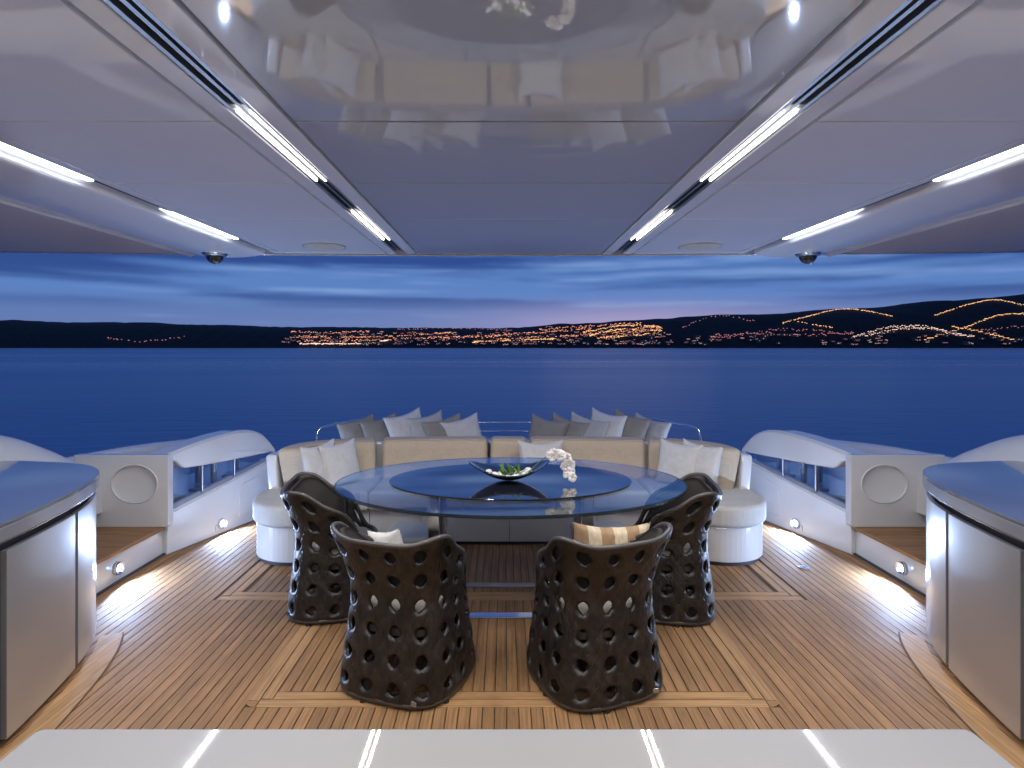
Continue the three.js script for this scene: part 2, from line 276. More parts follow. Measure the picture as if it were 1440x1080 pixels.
// ---------------------------------------------------------------- overhead: roof slab and lacquered ceiling panels
const HC = 2.30;
const zEnd = (X) => 4.46 - 0.20 * (X / 3.9) ** 2;
{
  const roof = structure('ceiling');
  const edge = []; for (let i = 0; i <= 40; i++) { const X = lerp(-4.1, 4.1, i / 40); edge.push([X, zEnd(X) + 0.035]); }
  mesh('roof_slab', plan([[-4.1, -2.4], [4.1, -2.4], ...edge.slice().reverse()], HC + 0.045, HC + 0.34, 0.03), M.gelcoat, roof);
  mesh('channel_back', plan([[-2.3, -2.3], [2.3, -2.3], [2.3, 4.30], [-2.3, 4.30]], HC + 0.0405, HC + 0.0445), M.groove, roof);
  const joints = [-2.3, -1.6, -0.9, -0.28, 0.43, 1.13, 1.83, 2.52, 3.23, null];
  function row(name, x0, x1, split, mat, y0 = HC, y1 = HC + 0.03) {
    const js = split ? joints : [-2.3, null];
    for (let k = 0; k < js.length - 1; k++) {
      const z0 = js[k] + (k ? 0.004 : 0);
      let pts;
      if (js[k + 1] === null) { const n = 10, e = []; for (let i = 0; i <= n; i++) { const X = lerp(x0, x1, i / n); e.push([X, zEnd(X)]); } pts = [[x0, z0], [x1, z0], ...e.reverse()]; }
      else { const z1 = js[k + 1] - 0.004; pts = [[x0, z0], [x1, z0], [x1, z1], [x0, z1]]; }
      mesh(name, plan(pts, y0, y1, 0.003, 2), mat, roof);
    }
  }
  { const e0 = [], e1 = []; for (let i = 0; i <= 60; i++) { const X = lerp(-4.02, 4.02, i / 60); e0.push([X, zEnd(X) + 0.004]); e1.push([X, zEnd(X) + 0.03]); } mesh('fascia', plan([...e0, ...e1.reverse()], HC - 0.012, HC + 0.044, 0.005, 3), M.gelcoat, roof); }
  row('ceiling_panel', -0.673, 0.673, true, M.ceilCentreDarkened);
  for (const s of [-1, 1]) {
    const o = (a, b) => s < 0 ? [-b, -a] : [a, b];
    row('ceiling_rail', ...o(0.688, 0.757), false, M.ceil);
    row('ceiling_rail', ...o(0.833, 0.896), false, M.ceil);
    row('ceiling_panel', ...o(0.911, 1.660), true, M.ceil);
    row('ceiling_rail', ...o(1.668, 1.716), false, M.ceil);
    row('ceiling_panel', ...o(2.345, 4.02), false, M.ceilWing, HC - 0.005, HC + 0.03);
    // dark trim bars in the light channels
    for (const x of [0.766, 0.824]) mesh('channel_trim', box(s * x - 0.006, s * x + 0.006, HC + 0.004, HC + 0.034, -2.3, 4.36), M.trim, roof);
    mesh('channel_trim', box(s * 0.795 - 0.006, s * 0.795 + 0.006, HC + 0.008, HC + 0.034, -2.3, 4.36), M.trim, roof);
    // moulded fairing outboard of the outer light channel
    const prof = spline([[1.776, HC + 0.02], [1.80, HC - 0.012], [1.90, HC - 0.028], [2.05, HC - 0.034], [2.20, HC - 0.026], [2.29, HC - 0.018], [2.325, HC - 0.03], [2.34, HC - 0.012], [2.342, HC + 0.03]], 40);
    const sh = new THREE.Shape(prof.map(([x, y]) => new THREE.Vector2(x * s, y)));
    const g = new THREE.ExtrudeGeometry(sh, { depth: 2.3 + 4.40, bevelEnabled: false }); g.translate(0, 0, -4.40);
    mesh('ceiling_fairing', g, M.ceil, roof);
    // pale round grille discs near the aft edge
  }
}
function speaker(x, side) {
  const t = thing('ceiling_speaker', 'pale round speaker set in the aft ceiling, ' + side, 'speaker', [x, HC, 4.10]);
  mesh('grille', new THREE.CylinderGeometry(0.135, 0.135, 0.008, 40).translate(0, -0.004, 0), M.creamWhite, t);
  mesh('rim', new THREE.TorusGeometry(0.138, 0.006, 8, 48).rotateX(Math.PI / 2).translate(0, -0.004, 0), M.gelcoat, t);
}
speaker(-1.26, 'away from the orchid'); speaker(1.29, 'on the orchid side');

// ceiling light strips, lamps of their own
function strip(x, z, len, twin, label) {
  const t = thing('ceiling_light', label, 'ceiling light', [x, HC, z], 0, twin ? 'twin strip lights in the inner ceiling channels' : 'single strip lights in the outer ceiling channels');
  const c = twin ? LAMP_WARM : LAMP_WHITE;
  mesh('housing', new THREE.BoxGeometry(twin ? 0.054 : 0.046, 0.014, len + 0.03).translate(0, 0.026, 0), M.steelSatin, t);
  for (const dx of twin ? [-0.019, 0.019] : [0]) {
    mesh('diffuser', new RoundedBoxGeometry(twin ? 0.011 : 0.026, 0.014, len, 2, 0.004).translate(dx, 0.008, 0), twin ? G.warm : G.white, t);
    const L = new THREE.RectAreaLight(col(...c), twin ? STRIP_L : OUTER_L, twin ? 0.011 : 0.022, len);
    L.position.set(dx, -0.004, 0); L.rotation.x = -Math.PI / 2; L.name = 'strip_glow'; t.add(L);
  }
}
const side = (s) => s < 0 ? 'away from the orchid' : 'on the orchid side';
for (const s of [-1, 1]) {
  strip(s * 0.795, 3.485, 0.79, true, 'warm twin strip light near the aft ceiling edge, ' + side(s));
  strip(s * 0.795, 2.13, 0.74, true, 'warm twin strip light between the ceiling joints above the chairs, ' + side(s));
  strip(s * 0.795, 0.66, 0.74, true, 'warm twin strip light over the white foreground table, ' + side(s));
  strip(s * 0.795, -0.85, 0.74, true, 'warm twin strip light by the salon doors, ' + side(s));
  strip(s * 1.746, 3.485, 0.74, false, 'white single strip light beside the ceiling camera, ' + side(s));
  strip(s * 1.746, 2.13, 0.74, false, 'white single strip light above the curved cabinet end, ' + side(s));
  strip(s * 1.746, 0.66, 0.74, false, 'white single strip light above the cabinet middle, ' + side(s));
}
// dome cameras
function domeCam(x, s) {
  const t = thing('security_camera', 'small dark dome camera under the aft ceiling edge, ' + side(s), 'camera', [x, HC - 0.03, 4.22]);
  mesh('mount', new THREE.LatheGeometry([[0, 0.03], [0.082, 0.03], [0.086, 0.0], [0.078, -0.012], [0.0, -0.012]].map((p) => new THREE.Vector2(...p)), 40), M.steel, t);
  mesh('collar', new THREE.TorusGeometry(0.064, 0.008, 8, 40).rotateX(Math.PI / 2).translate(0, -0.014, 0), M.steelSatin, t);
  mesh('dome', new THREE.SphereGeometry(0.06, 32, 16, 0, Math.PI * 2, Math.PI / 2, Math.PI / 2).translate(0, -0.014, 0), M.darkGlass, t);
  mesh('lens', new THREE.SphereGeometry(0.018, 16, 12).translate(0.015, -0.062, 0.012), M.steel, t);
}
domeCam(-2.06, -1); domeCam(2.08, 1);

// salon bulkhead behind the photographer (closes the covered deck)
{
  const b = structure('bulkhead_wall');
  for (const s of [-1, 1]) mesh('wall_panel', box(s < 0 ? -3.6 : 1.5, s < 0 ? -1.5 : 3.6, 0, HC + 0.04, -2.42, -2.34), M.gelcoatSatin, b);
  for (const x of [-0.75, 0.75]) mesh('door_glass', box(x - 0.72, x + 0.72, 0.05, HC - 0.06, -2.41, -2.395), M.darkGlass, b);
  for (const x of [-1.485, 0, 1.485]) mesh('door_post', box(x - 0.025, x + 0.025, 0, HC, -2.43, -2.37), M.steelSatin, b);
}

// ---------------------------------------------------------------- side decks, steps and bulwarks
for (const s of [-1, 1]) {
  const P = (pts) => mir(pts, s);
  const sd = structure('side_deck');
  mesh('step_block', plan(P([[2.70, 3.3], [3.35, 3.3], [3.35, 4.75], [2.70, 4.75]]), -0.02, 0.205, 0.006), M.gelcoat, sd);
  mesh('teak_tread', plan(P([[2.685, 3.3], [3.34, 3.3], [3.34, 4.66], [2.655, 4.66]]), 0.206, 0.232, 0.005), teak[1], sd);
  mesh('side_deck_strip', plan(P([[3.34, -2.4], [3.75, -2.4], [3.75, 5.4], [3.34, 5.4]]), -0.6, 0.40, 0.02), M.gelcoat, sd);
  mesh('waterway', ribbon(P([[2.674, 3.45], [2.676, 4.72]]), s < 0 ? 0.02 : -0.02, 0, 0.012, 0.002), M.groove, sd);

  // bulwark: panel with a round dish, angled wall with a window, arched coaming
  const who = side(s);
  const b = thing('bulwark', 'white bulwark with arched window and round dished panel, ' + who, 'bulwark');
  const panel = new THREE.Shape(); const px0 = 2.615, px1 = 3.34, y0 = 0.232, y1 = 0.785, rr = 0.03;
  panel.moveTo(px0 + rr, y0); panel.lineTo(px1, y0); panel.lineTo(px1, y1); panel.lineTo(px0 + rr, y1); panel.quadraticCurveTo(px0, y1, px0, y1 - rr); panel.lineTo(px0, y0 + rr); panel.quadraticCurveTo(px0, y0, px0 + rr, y0);
  const dish = new THREE.Path(); dish.absellipse(2.875, 0.565, 0.172, 0.142, 0, Math.PI * 2); panel.holes.push(dish);
  const pg = new THREE.ExtrudeGeometry(panel, { depth: 0.06, bevelEnabled: true, bevelThickness: 0.006, bevelSize: 0.006, bevelOffset: -0.006, bevelSegments: 2, curveSegments: 40 }); pg.translate(0, 0, -4.70);
  if (s < 0) { pg.scale(-1, 1, 1); const ix = pg.index; if (!ix) { const a = pg.attributes.position.array, n = pg.attributes.normal.array, u = pg.attributes.uv.array; for (let i = 0; i < a.length / 9; i++) { for (const [r, k] of [[a, 3], [n, 3], [u, 2]]) for (let q = 0; q < k; q++) { const x1_ = (3 * i + 1) * k + q, x2_ = (3 * i + 2) * k + q; const tt = r[x1_]; r[x1_] = r[x2_]; r[x2_] = tt; } } } }
  const pnl = mesh('end_panel', pg, M.gelcoat, b);
  mesh('dish', new THREE.SphereGeometry(1, 40, 16, 0, Math.PI * 2, 0, 0.5).rotateX(-Math.PI / 2).scale(0.174 / Math.sin(0.5), 0.144 / Math.sin(0.5), 0.12).translate(s * 2.875, 0.565, -4.652 + 0.12 * Math.cos(0.5)), M.gelcoat, pnl);
  const ringPts = []; for (let i = 0; i < 40; i++) { const a = i / 40 * Math.PI * 2; ringPts.push([s * (2.875 + 0.176 * Math.cos(a)), 0.565 + 0.146 * Math.sin(a), 4.634]); }
  mesh('dish_ring', tube(ringPts, 0.007, 80, 6, true), M.gelcoat, pnl);

  // angled wall, drawn in (distance along, height), then stood along the line from A to B
  const A = [2.665, 4.70], B = [2.285, 5.95], L = Math.hypot(B[0] - A[0], B[1] - A[1]), ux = (B[0] - A[0]) / L, uz = (B[1] - A[1]) / L;
  function stand(shape, depth, bevel, off) {
    const g = new THREE.ExtrudeGeometry(shape, { depth, bevelEnabled: bevel > 0, bevelThickness: bevel, bevelSize: bevel, bevelOffset: -bevel, bevelSegments: 3, curveSegments: 20 });
    const p = g.attributes.position; // thickness goes outboard: normal of AB pointing away from the centreline
    for (let i = 0; i < p.count; i++) { const a = p.getX(i), h = p.getY(i), d = p.getZ(i) + off; p.setXYZ(i, s * (A[0] + ux * a + uz * d), h, -(A[1] + uz * a - ux * d)); }
    if (s > 0) { const arrs = [[p.array, 3], [g.attributes.uv.array, 2]]; for (let i = 0; i < p.count / 3; i++) for (const [r, k] of arrs) for (let q = 0; q < k; q++) { const x1_ = (3 * i + 1) * k + q, x2_ = (3 * i + 2) * k + q; const tt = r[x1_]; r[x1_] = r[x2_]; r[x2_] = tt; } }
    g.computeVertexNormals(); return g;
  }
  const at = (a, h, d = 0) => [s * (A[0] + ux * a + uz * d), h, A[1] + uz * a - ux * d];
  const shp = (pts) => new THREE.Shape(pts.map((p) => new THREE.Vector2(p[0], p[1])));
  mesh('lower_wall', stand(shp([[0, 0], [1.55, 0], [1.55, 0.50], [1.25, 0.515], [0.035, 0.315], [0, 0.315]]), 0.14, 0.008, 0), M.gelcoat, b);
  mesh('pillar', stand(shp([[0.0, 0.318], [0.035, 0.320], [0.035, 0.74], [0.0, 0.745]]), 0.16, 0.006, -0.01), M.gelcoat, b);
  const top = spline([[-0.01, 0.778], [0.25, 0.818], [0.55, 0.848], [0.82, 0.852], [1.02, 0.80], [1.16, 0.70], [1.24, 0.615]], 40), bot = spline([[1.20, 0.602], [0.8, 0.615], [0.45, 0.628], [0.24, 0.64], [0.12, 0.655], [0.04, 0.72], [-0.01, 0.72]], 30);
  const arch = mesh('coaming', stand(shp([...top, ...bot]), 0.20, 0.018, -0.03), M.gelcoat, b);
  mesh('coaming_roll', tube(top.map(([a, h]) => at(a, h - 0.012, -0.012)), 0.024, 60, 10), M.gelcoat, arch);
  const win = mesh('window', stand(shp([[0.04, 0.33], [1.18, 0.51], [1.18, 0.60], [0.24, 0.635], [0.04, 0.70]]), 0.006, 0, 0.09), M.pane, b);
  for (const a of [0.42, 0.80]) mesh('post', tube([at(a, 0.33 + 0.13 * a, 0.06), at(a, 0.5, 0.06), at(a, 0.635, 0.06)], 0.011, 6, 8), M.steel, b);
  mesh('window_trim', tube([at(0.05, 0.322, 0.012), at(0.6, 0.408, 0.012), at(1.2, 0.511, 0.012)], 0.009, 20, 6), M.gelcoat, b);
  // locker door with a rounded top, its grooved outline
  const lk = [[0.78, 0.09], [0.78, 0.30], [0.80, 0.345], [0.84, 0.375], [1.02, 0.405], [1.06, 0.395], [1.08, 0.36], [1.08, 0.09]];
  const lockerDoor = mesh('locker_door', stand(shp(lk), 0.014, 0.005, -0.012), M.gelcoat, b);
  mesh('scupper', tube([at(0.50, 0.03, -0.006), at(0.50, 0.075, -0.01), at(0.525, 0.09, -0.01), at(0.55, 0.075, -0.01), at(0.55, 0.03, -0.006)], 0.005, 16, 6), M.steelSatin, b);
  // moulded side wing that rises beside the cabinet
  const w = thing('side_wing', 'large smooth cream moulded wing rising behind the curved cabinet, ' + who, 'moulding');
  const prof = spline([[-1.2, 1.36], [1.0, 1.34], [2.4, 1.28], [3.2, 1.20], [3.7, 1.11], [4.05, 1.02], [4.35, 0.89], [4.6, 0.75], [4.78, 0.66]], 60);
  const pos = [], idx = [], nn = prof.length, nk = 14;
  for (let i = 0; i < nn; i++) for (let k = 0; k <= nk; k++) { const t = k / nk * Math.PI; const [Z, h] = prof[i]; const hw = 0.30; pos.push(s * (3.42 - hw * Math.cos(t) * (1 + 0.0 * t)), 0.35 + (h - 0.35) * Math.max(0, Math.sin(t)) ** 0.55 + 0.006 * (fbm(Z * 3, k * 0.6 + 4, 3) - 0.5), -Z); }
  for (let i = 0; i < nn - 1; i++) for (let k = 0; k < nk; k++) { const a = i * (nk + 1) + k, b2 = a + 1, c = a + nk + 1, d = c + 1; if (s < 0) idx.push(a, b2, c, b2, d, c); else idx.push(a, c, b2, b2, c, d); }
  const base = pos.length / 3; pos.push(s * 3.42, 0.35, -prof[nn - 1][0]); for (let k = 0; k < nk; k++) { const a = (nn - 1) * (nk + 1) + k; if (s < 0) idx.push(a, a + 1, base); else idx.push(a, base, a + 1); }
  mesh('shell', triGeo(pos, idx), M.gelcoatSatin, w);
  // outboard bulwark cap
  mesh('bulwark_cap', tube([[s * 3.62, 0.60, 3.4], [s * 3.58, 0.66, 4.4], [s * 3.40, 0.66, 5.4], [s * 3.1, 0.60, 6.4]], 0.07, 40, 10), M.gelcoat, b);
}

// lit floor lamps set low in the step and the bulwark
function floorLamp(p, n, label) { // p on the surface, n points into the deck
  const t = thing('floor_lamp', label, 'floor lamp', p, 0, 'courtesy lamps along the deck edge');
  const q = new THREE.Quaternion().setFromUnitVectors(new THREE.Vector3(0, 1, 0), new THREE.Vector3(n[0], 0, -n[1]).normalize());
  const bz = mesh('bezel', new THREE.LatheGeometry([[0.0, 0], [0.046, 0], [0.044, 0.030], [0.040, 0.031], [0.034, 0.008], [0, 0.006]].map((v) => new THREE.Vector2(...v)), 32), M.steel, t); bz.quaternion.copy(q);
  const bl = mesh('bulb', new THREE.SphereGeometry(0.022, 24, 16), G.led, t); bl.quaternion.copy(q); bl.position.set(n[0], 0, -n[1]).normalize().multiplyScalar(0.020);
  const L = new THREE.SpotLight(col(...LED_COOL), LED_I, 0, 1.44, 0.12), ax = new THREE.Vector3(n[0], 0, -n[1]).normalize(); L.position.copy(ax).multiplyScalar(0.036); L.target.position.copy(ax); t.add(L.target); L.target.name = 'lamp_aim'; L.castShadow = true; L.name = 'led_light'; t.add(L);
}
for (const s of [-1, 1]) {
  floorLamp([s * 2.672, 0.115, 4.10], [-s, 0], 'glowing white floor lamp in the teak step riser, ' + side(s));
  floorLamp([s * 2.500, 0.085, 5.243], [-s * 0.957, -0.29], 'glowing white floor lamp low in the bulwark beside the sofa, ' + side(s));
}

// ---------------------------------------------------------------- curved side cabinets
for (const s of [-1, 1]) {
  const curve = spline([[1.97, -1.6], [1.97, 0.2], [1.985, 1.3], [2.01, 2.0], [2.045, 2.42], [2.095, 2.72], [2.16, 3.0], [2.26, 3.27], [2.40, 3.48], [2.62, 3.62], [3.0, 3.70]], 160);
  const P = (pts) => mir(pts, s), out = -s;
  const c = thing('bar_cabinet', 'curved silver grey deck cabinet with glossy counter, ' + side(s), 'cabinet');
  mesh('carcass', plan(P([...curve.map(([x, z]) => [x + 0.035, z - 0.02]), [3.08, 3.6], [3.08, -1.6]]), 0.05, 0.826), M.groove, c);
  mesh('plinth', plan(P([...curve.map(([x, z]) => [x + 0.055, z - 0.03]), [3.07, 3.55], [3.07, -1.58]]), 0, 0.05), M.groove, c);
  const seams = [-1.6, 0.1, 1.0, 1.75, 2.42, 3.0, 9];
  for (let k = 0; k < seams.length - 1; k++) {
    const seg = curve.filter(([x, z]) => z > seams[k] + 0.005 && z < seams[k + 1] - 0.005 && x < 2.95);
    mesh('door', ribbon(P(seg), s < 0 ? 0.024 : -0.024, 0.03, 0.795, 0.004), M.cabinet, c);
  }
  const lip = curve.map(([x, z]) => [x, z]);
  const o2 = offset(lip, 0.016);
  const ctop = mesh('counter', plan(P([...o2, [3.12, o2[o2.length - 1][1]], [3.12, -1.6]]), 0.836, 0.918, 0.008, 4), M.counter, c);
  mesh('counter_edge', ribbon(P(offset(lip, 0.0175)), s < 0 ? 0.012 : -0.012, 0.846, 0.902, 0.003), M.counterEdge, ctop);
  // curved border plank on the deck at the foot of the cabinet
  const d = curve.filter(([x, z]) => z < 3.36), inner = offset(d, 0.012), outer = offset(d, 0.125);
  const bg = plan(P([...inner, ...outer.reverse()]), 0.001, 0.005); { const q = bg.attributes.position, u = bg.attributes.uv; for (let i = 0; i < q.count; i++) u.setXY(i, q.getZ(i), q.getX(i)); }
  mesh('border_plank', bg, teak[2], scene.getObjectByName('deck'));
  const ln = offset(d, 0.125), ln2 = offset(d, 0.132);
  mesh('caulk_line', plan(P([...ln, ...ln2.reverse()]), 0.001, 0.0045), M.caulk, scene.getObjectByName('deck'));
}

// ---------------------------------------------------------------- stern: platform, sun pad, rails
{
  const sd = structure('stern_deck');
  mesh('platform', plan([[-2.2, 5.92], [2.2, 5.92], [2.9, 6.0], [2.9, 7.4], [2.4, 7.9], [-2.4, 7.9], [-2.9, 7.4], [-2.9, 6.0]], -0.7, 0.10, 0.02), M.gelcoat, sd);
  for (const s of [-1, 1]) for (let k = 0; k < 3; k++) mesh('stair', box(s < 0 ? -3.2 : 2.78, s < 0 ? -2.78 : 3.2, 0.1 - 0.2 * k, 0.20 - 0.1 * k, 5.0 + 0.4 * k, 5.42 + 0.4 * k, 0.01), teak[k], sd);
  for (const s of [-1, 1]) mesh('quarter_deck', box(s < 0 ? -3.3 : 2.55, s < 0 ? -2.55 : 3.3, 0.09, 0.30, 5.36, 6.9, 0.02), M.gelcoat, sd);
  const t = thing('sun_pad', 'cream stern sun pad hidden behind the curved sofa', 'sun pad', [0, 0.10, 6.45]);
  mesh('plinth', new RoundedBoxGeometry(3.1, 0.36, 1.1, 3, 0.04).translate(0, 0.18, 0), M.gelcoat, t);
  for (const x of [-0.775, 0.775]) mesh('mattress', new RoundedBoxGeometry(1.53, 0.11, 1.08, 4, 0.045).translate(x, 0.412, 0), M.creamWhite, t);
  const r = thing('stern_rail', 'polished steel stern rail of two bars behind the sofa', 'railing', [0, 0, 0]);
  for (const h of [0.72, 0.615]) mesh('bar', tube([[-1.75, h, 6.9], [-1.0, h, 7.12], [0, h, 7.15], [1.0, h, 7.12], [1.75, h, 6.9]], 0.011, 60, 8), M.steel, r);
  for (const x of [-1.75, -0.9, 0, 0.9, 1.75]) mesh('post', new THREE.CylinderGeometry(0.012, 0.012, 0.64, 10).translate(x, 0.41, -(Math.abs(x) > 1.5 ? 6.9 : 7.13)), M.steel, r);
  for (const s of [-1, 1]) {
    const g = thing('grab_rail', 'short bent steel grab rail at the sofa corner, ' + side(s), 'rail');
    mesh('bar', tube([[s * 1.84, 0.66, 5.78], [s * 1.83, 0.80, 5.80], [s * 1.78, 0.845, 5.85], [s * 1.66, 0.86, 5.98], [s * 1.48, 0.87, 6.2], [s * 1.45, 0.80, 6.26], [s * 1.45, 0.5, 6.26]], 0.010, 40, 8), M.steel, g);
    mesh('foot', new THREE.CylinderGeometry(0.022, 0.026, 0.02, 16).translate(s * 1.84, 0.665, -5.78), M.steel, g);
  }
  // mooring gear on the quarters, seen through the bulwark windows
  for (const s of [-1, 1]) for (const [x, z, k] of [[2.78, 5.55, 0], [2.76, 6.15, 1]]) {
    const m = thing('mooring_bollard', ['stout steel mooring bollard seen behind the bulwark window, ', 'slim steel fairlead post beyond the mooring bollard, '][k] + side(s), 'bollard', [s * x, 0.30, z]);
    mesh('base', new RoundedBoxGeometry(0.26, 0.03, 0.14, 2, 0.01).translate(0, 0.015, 0), M.steelSatin, m);
    for (const dx of k ? [0] : [-0.07, 0.07]) mesh('post', new THREE.LatheGeometry([[0, 0.03], [0.036, 0.03], [0.03, 0.1], [0.03, 0.24], [0.046, 0.27], [0.046, 0.295], [0, 0.30]].map((v) => new THREE.Vector2(...v)), 20).translate(dx, 0, 0), M.steel, m);
  }
}

// ---------------------------------------------------------------- curved sofa
const SOFA_H = 0.775;
function backPath(n = 120) { // inner face of the backrest
  const pts = []; const a = 1.68, b = 0.52, Z0 = 4.97, e = 2 / 3.2;
  for (let i = 0; i <= n; i++) { const t = Math.PI * i / n, c = Math.cos(t), s = Math.sin(t); pts.push([-a * Math.sign(c) * Math.abs(c) ** e, Z0 + b * Math.abs(s) ** e]); }
  // resample evenly
  const L = [0]; for (let i = 1; i < pts.length; i++) L.push(L[i - 1] + Math.hypot(pts[i][0] - pts[i - 1][0], pts[i][1] - pts[i - 1][1]));
  const out = [], N = 140; for (let k = 0; k <= N; k++) { const d = L[L.length - 1] * k / N; let i = 1; while (i < L.length - 1 && L[i] < d) i++; const f = (d - L[i - 1]) / (L[i] - L[i - 1] || 1); out.push([lerp(pts[i - 1][0], pts[i][0], f), lerp(pts[i - 1][1], pts[i][1], f)]); }
  return out;
}
function sweep(path0, prof) { // prof: closed [[offset outward, height]...]
  const path = path0.slice(), ext = [0.004, 0.012, 0.024].map((q) => q / Math.hypot(path0[1][0] - path0[0][0], path0[1][1] - path0[0][1])), N0 = path0.length;
  path.splice(1, 0, ...ext.map((f) => [lerp(path0[0][0], path0[1][0], f), lerp(path0[0][1], path0[1][1], f)]));
  path.splice(path.length - 1, 0, ...ext.slice().reverse().map((f) => [lerp(path0[N0 - 1][0], path0[N0 - 2][0], f), lerp(path0[N0 - 1][1], path0[N0 - 2][1], f)]));
  const dist = [0]; for (let i = 1; i < path.length; i++) dist.push(dist[i - 1] + Math.hypot(path[i][0] - path[i - 1][0], path[i][1] - path[i - 1][1]));
  const n = path.length, m = prof.length, pos = [], idx = [], uv = []; let d = 0;
  for (let i = 0; i < n; i++) {
    const a = path[Math.max(0, i - 1)], b = path[Math.min(n - 1, i + 1)], dx = b[0] - a[0], dz = b[1] - a[1], l = Math.hypot(dx, dz); if (i) d += Math.hypot(path[i][0] - path[i - 1][0], path[i][1] - path[i - 1][1]);
    const dEnd = Math.min(dist[i], dist[n - 1] - dist[i]), rad = 0.04, ins = dEnd >= rad ? 0 : rad - Math.sqrt(rad * rad - (rad - dEnd) ** 2), sq = 1 - ins / 0.13; // soft ends
    const mo = prof.reduce((q, p) => q + p[0], 0) / m, mh = prof.reduce((q, p) => q + p[1], 0) / m;
    for (const [o0, h0] of prof) { const o = mo + (o0 - mo) * sq, h = mh + (h0 - mh) * (1 - ins / 0.19); pos.push(path[i][0] - dz / l * o, h, -(path[i][1] + dx / l * o)); uv.push(d, h + o); }
  }
  for (let i = 0; i < n - 1; i++) for (let j = 0; j < m; j++) { const a = i * m + j, b = i * m + (j + 1) % m, c = a + m, e = b + m; idx.push(a, c, b, b, c, e); }
  for (const i of [0, n - 1]) { const c = pos.length / 3; let sx = 0, sy = 0, sz = 0; for (let j = 0; j < m; j++) { sx += pos[(i * m + j) * 3]; sy += pos[(i * m + j) * 3 + 1]; sz += pos[(i * m + j) * 3 + 2]; } pos.push(sx / m, sy / m, sz / m); uv.push(0, 0); for (let j = 0; j < m; j++) { const a = i * m + j, b = i * m + (j + 1) % m; i ? idx.push(a, c, b) : idx.push(a, b, c); } }
  return triGeo(pos, idx, uv);
}
function roundProf(o0, o1, h0, h1, r, leanTop = 0) {
  const p = []; for (const [cx, cy, a0] of [[o1 - r, h1 - r, 0], [o0 + r, h1 - r, 90], [o0 + r, h0 + r, 180], [o1 - r, h0 + r, 270]]) for (let k = 0; k <= 5; k++) { const a = (a0 + 18 * k) * Math.PI / 180; const y = cy + r * Math.sin(a); p.push([cx + r * Math.cos(a) + leanTop * (y - h0) / (h1 - h0), y]); }
  return p;
}
{
  const t = thing('curved_sofa', 'long cream sofa curving round the far side of the glass table', 'sofa');
  const path = backPath();
  const cut = [-9, -1.17, -0.19, 0.19, 1.24, 9];
  for (let k = 0; k < 5; k++) { const seg = path.filter((p) => p[0] > cut[k] + 0.004 && p[0] < cut[k + 1] - 0.004); const bc = mesh('back_cushion', sweep(seg, roundProf(-0.06, 0.17, 0.40, SOFA_H, 0.045, 0.07)), M.cream, t); const pl = offset(seg.slice(1, -1), 0.022); mesh('piping', tube(pl.map((p) => [p[0], SOFA_H - 0.0075, p[1]]), 0.0055, 80, 6), M.cream, bc); }
  mesh('back_shell', sweep(path, roundProf(0.18, 0.27, 0.0, SOFA_H - 0.05, 0.02, 0.06)), M.gelcoat, t);
  // seat cushions: round ended arms and a long middle
  const ends = (r, front, cx = 1.63, cz = 4.78) => { const p = [[1.14, front]]; p.push([1.20, front - 0.005]); for (let k = 0; k <= 28; k++) { const a = k / 28 * Math.PI; p.push([cx - r * Math.cos(a), cz - r * Math.sin(a)]); } p.push([cx + r, 5.0], [cx + r - 0.05, 5.25], [1.7, 5.46], [1.14, 5.52]); return p; };
  for (const s of [-1, 1]) {
    mesh('end_seat', plan(mir(ends(0.37, 4.87), s), 0.285, 0.445, 0.035, 5), M.creamWhite, t);
    mesh('end_base', plan(mir(ends(0.345, 4.92), s), 0.03, 0.285, 0.006, 2), M.gelcoat, t);
    mesh('end_plinth', plan(mir(ends(0.325, 4.94), s), 0, 0.03), M.groove, t);
  }
  for (const [a, b] of [[-1.134, -0.383], [-0.377, 0.377], [0.383, 1.134]]) mesh('seat_cushion', plan([[a, 4.87], [b, 4.87], [b, 5.5], [a, 5.5]], 0.285, 0.44, 0.035, 5), M.creamWhite, t);
  for (const [a, b] of [[-1.134, -0.72], [-0.716, 0.0], [0.004, 0.72], [0.724, 1.134]]) mesh('base_panel', plan([[a, 4.92], [b, 4.92], [b, 4.96], [a, 4.96]], 0.03, 0.282, 0.004, 2), M.gelcoatSatin, t);
  mesh('plinth', box(-1.14, 1.14, 0, 0.03, 4.95, 5.3), M.groove, t);
}

// ---------------------------------------------------------------- throw pillows
function pillowGeo(w, h, d, sag = 0.04) {
  const n = 26, pos = [], idx = [], uv = [];
  for (const f of [1, -1]) for (let j = 0; j <= n; j++) for (let i = 0; i <= n; i++) {
    const u = i / n * 2 - 1, v = j / n * 2 - 1, bx = (1 - u * u), by = (1 - v * v);
    const x = u * (1 - 0.09 * by ** 1.0 * Math.abs(u)) * w / 2, y = v * (1 - 0.09 * bx * Math.abs(v)) * h / 2 - sag * h * bx * (v > 0 ? v * v : 0);
    const z = f * d / 2 * (Math.max(0, bx) ** 0.42) * (Math.max(0, by) ** 0.42) * (1 - 0.18 * v) + f * bx * by * (0.022 * (fbm(u * 2.2 + w * 940, v * 2.2 + f * 5 + 10, 3) - 0.5) + 0.016 * (Math.abs(fbm((u + v) * 1.6 + h * 700 + 40, (u - v) * 3.2 + f * 3 + 40, 2) - 0.5) - 0.12));
    pos.push(x, y, z); uv.push(i / n * w, j / n * h);
  }
  const q = (n + 1) * (n + 1);
  for (let k = 0; k < 2; k++) for (let j = 0; j < n; j++) for (let i = 0; i < n; i++) { const a = k * q + j * (n + 1) + i, b = a + 1, c = a + n + 1, e = c + 1; k ? idx.push(a, c, b, b, c, e) : idx.push(a, b, c, b, e, c); }
  return triGeo(pos, idx, uv);
}
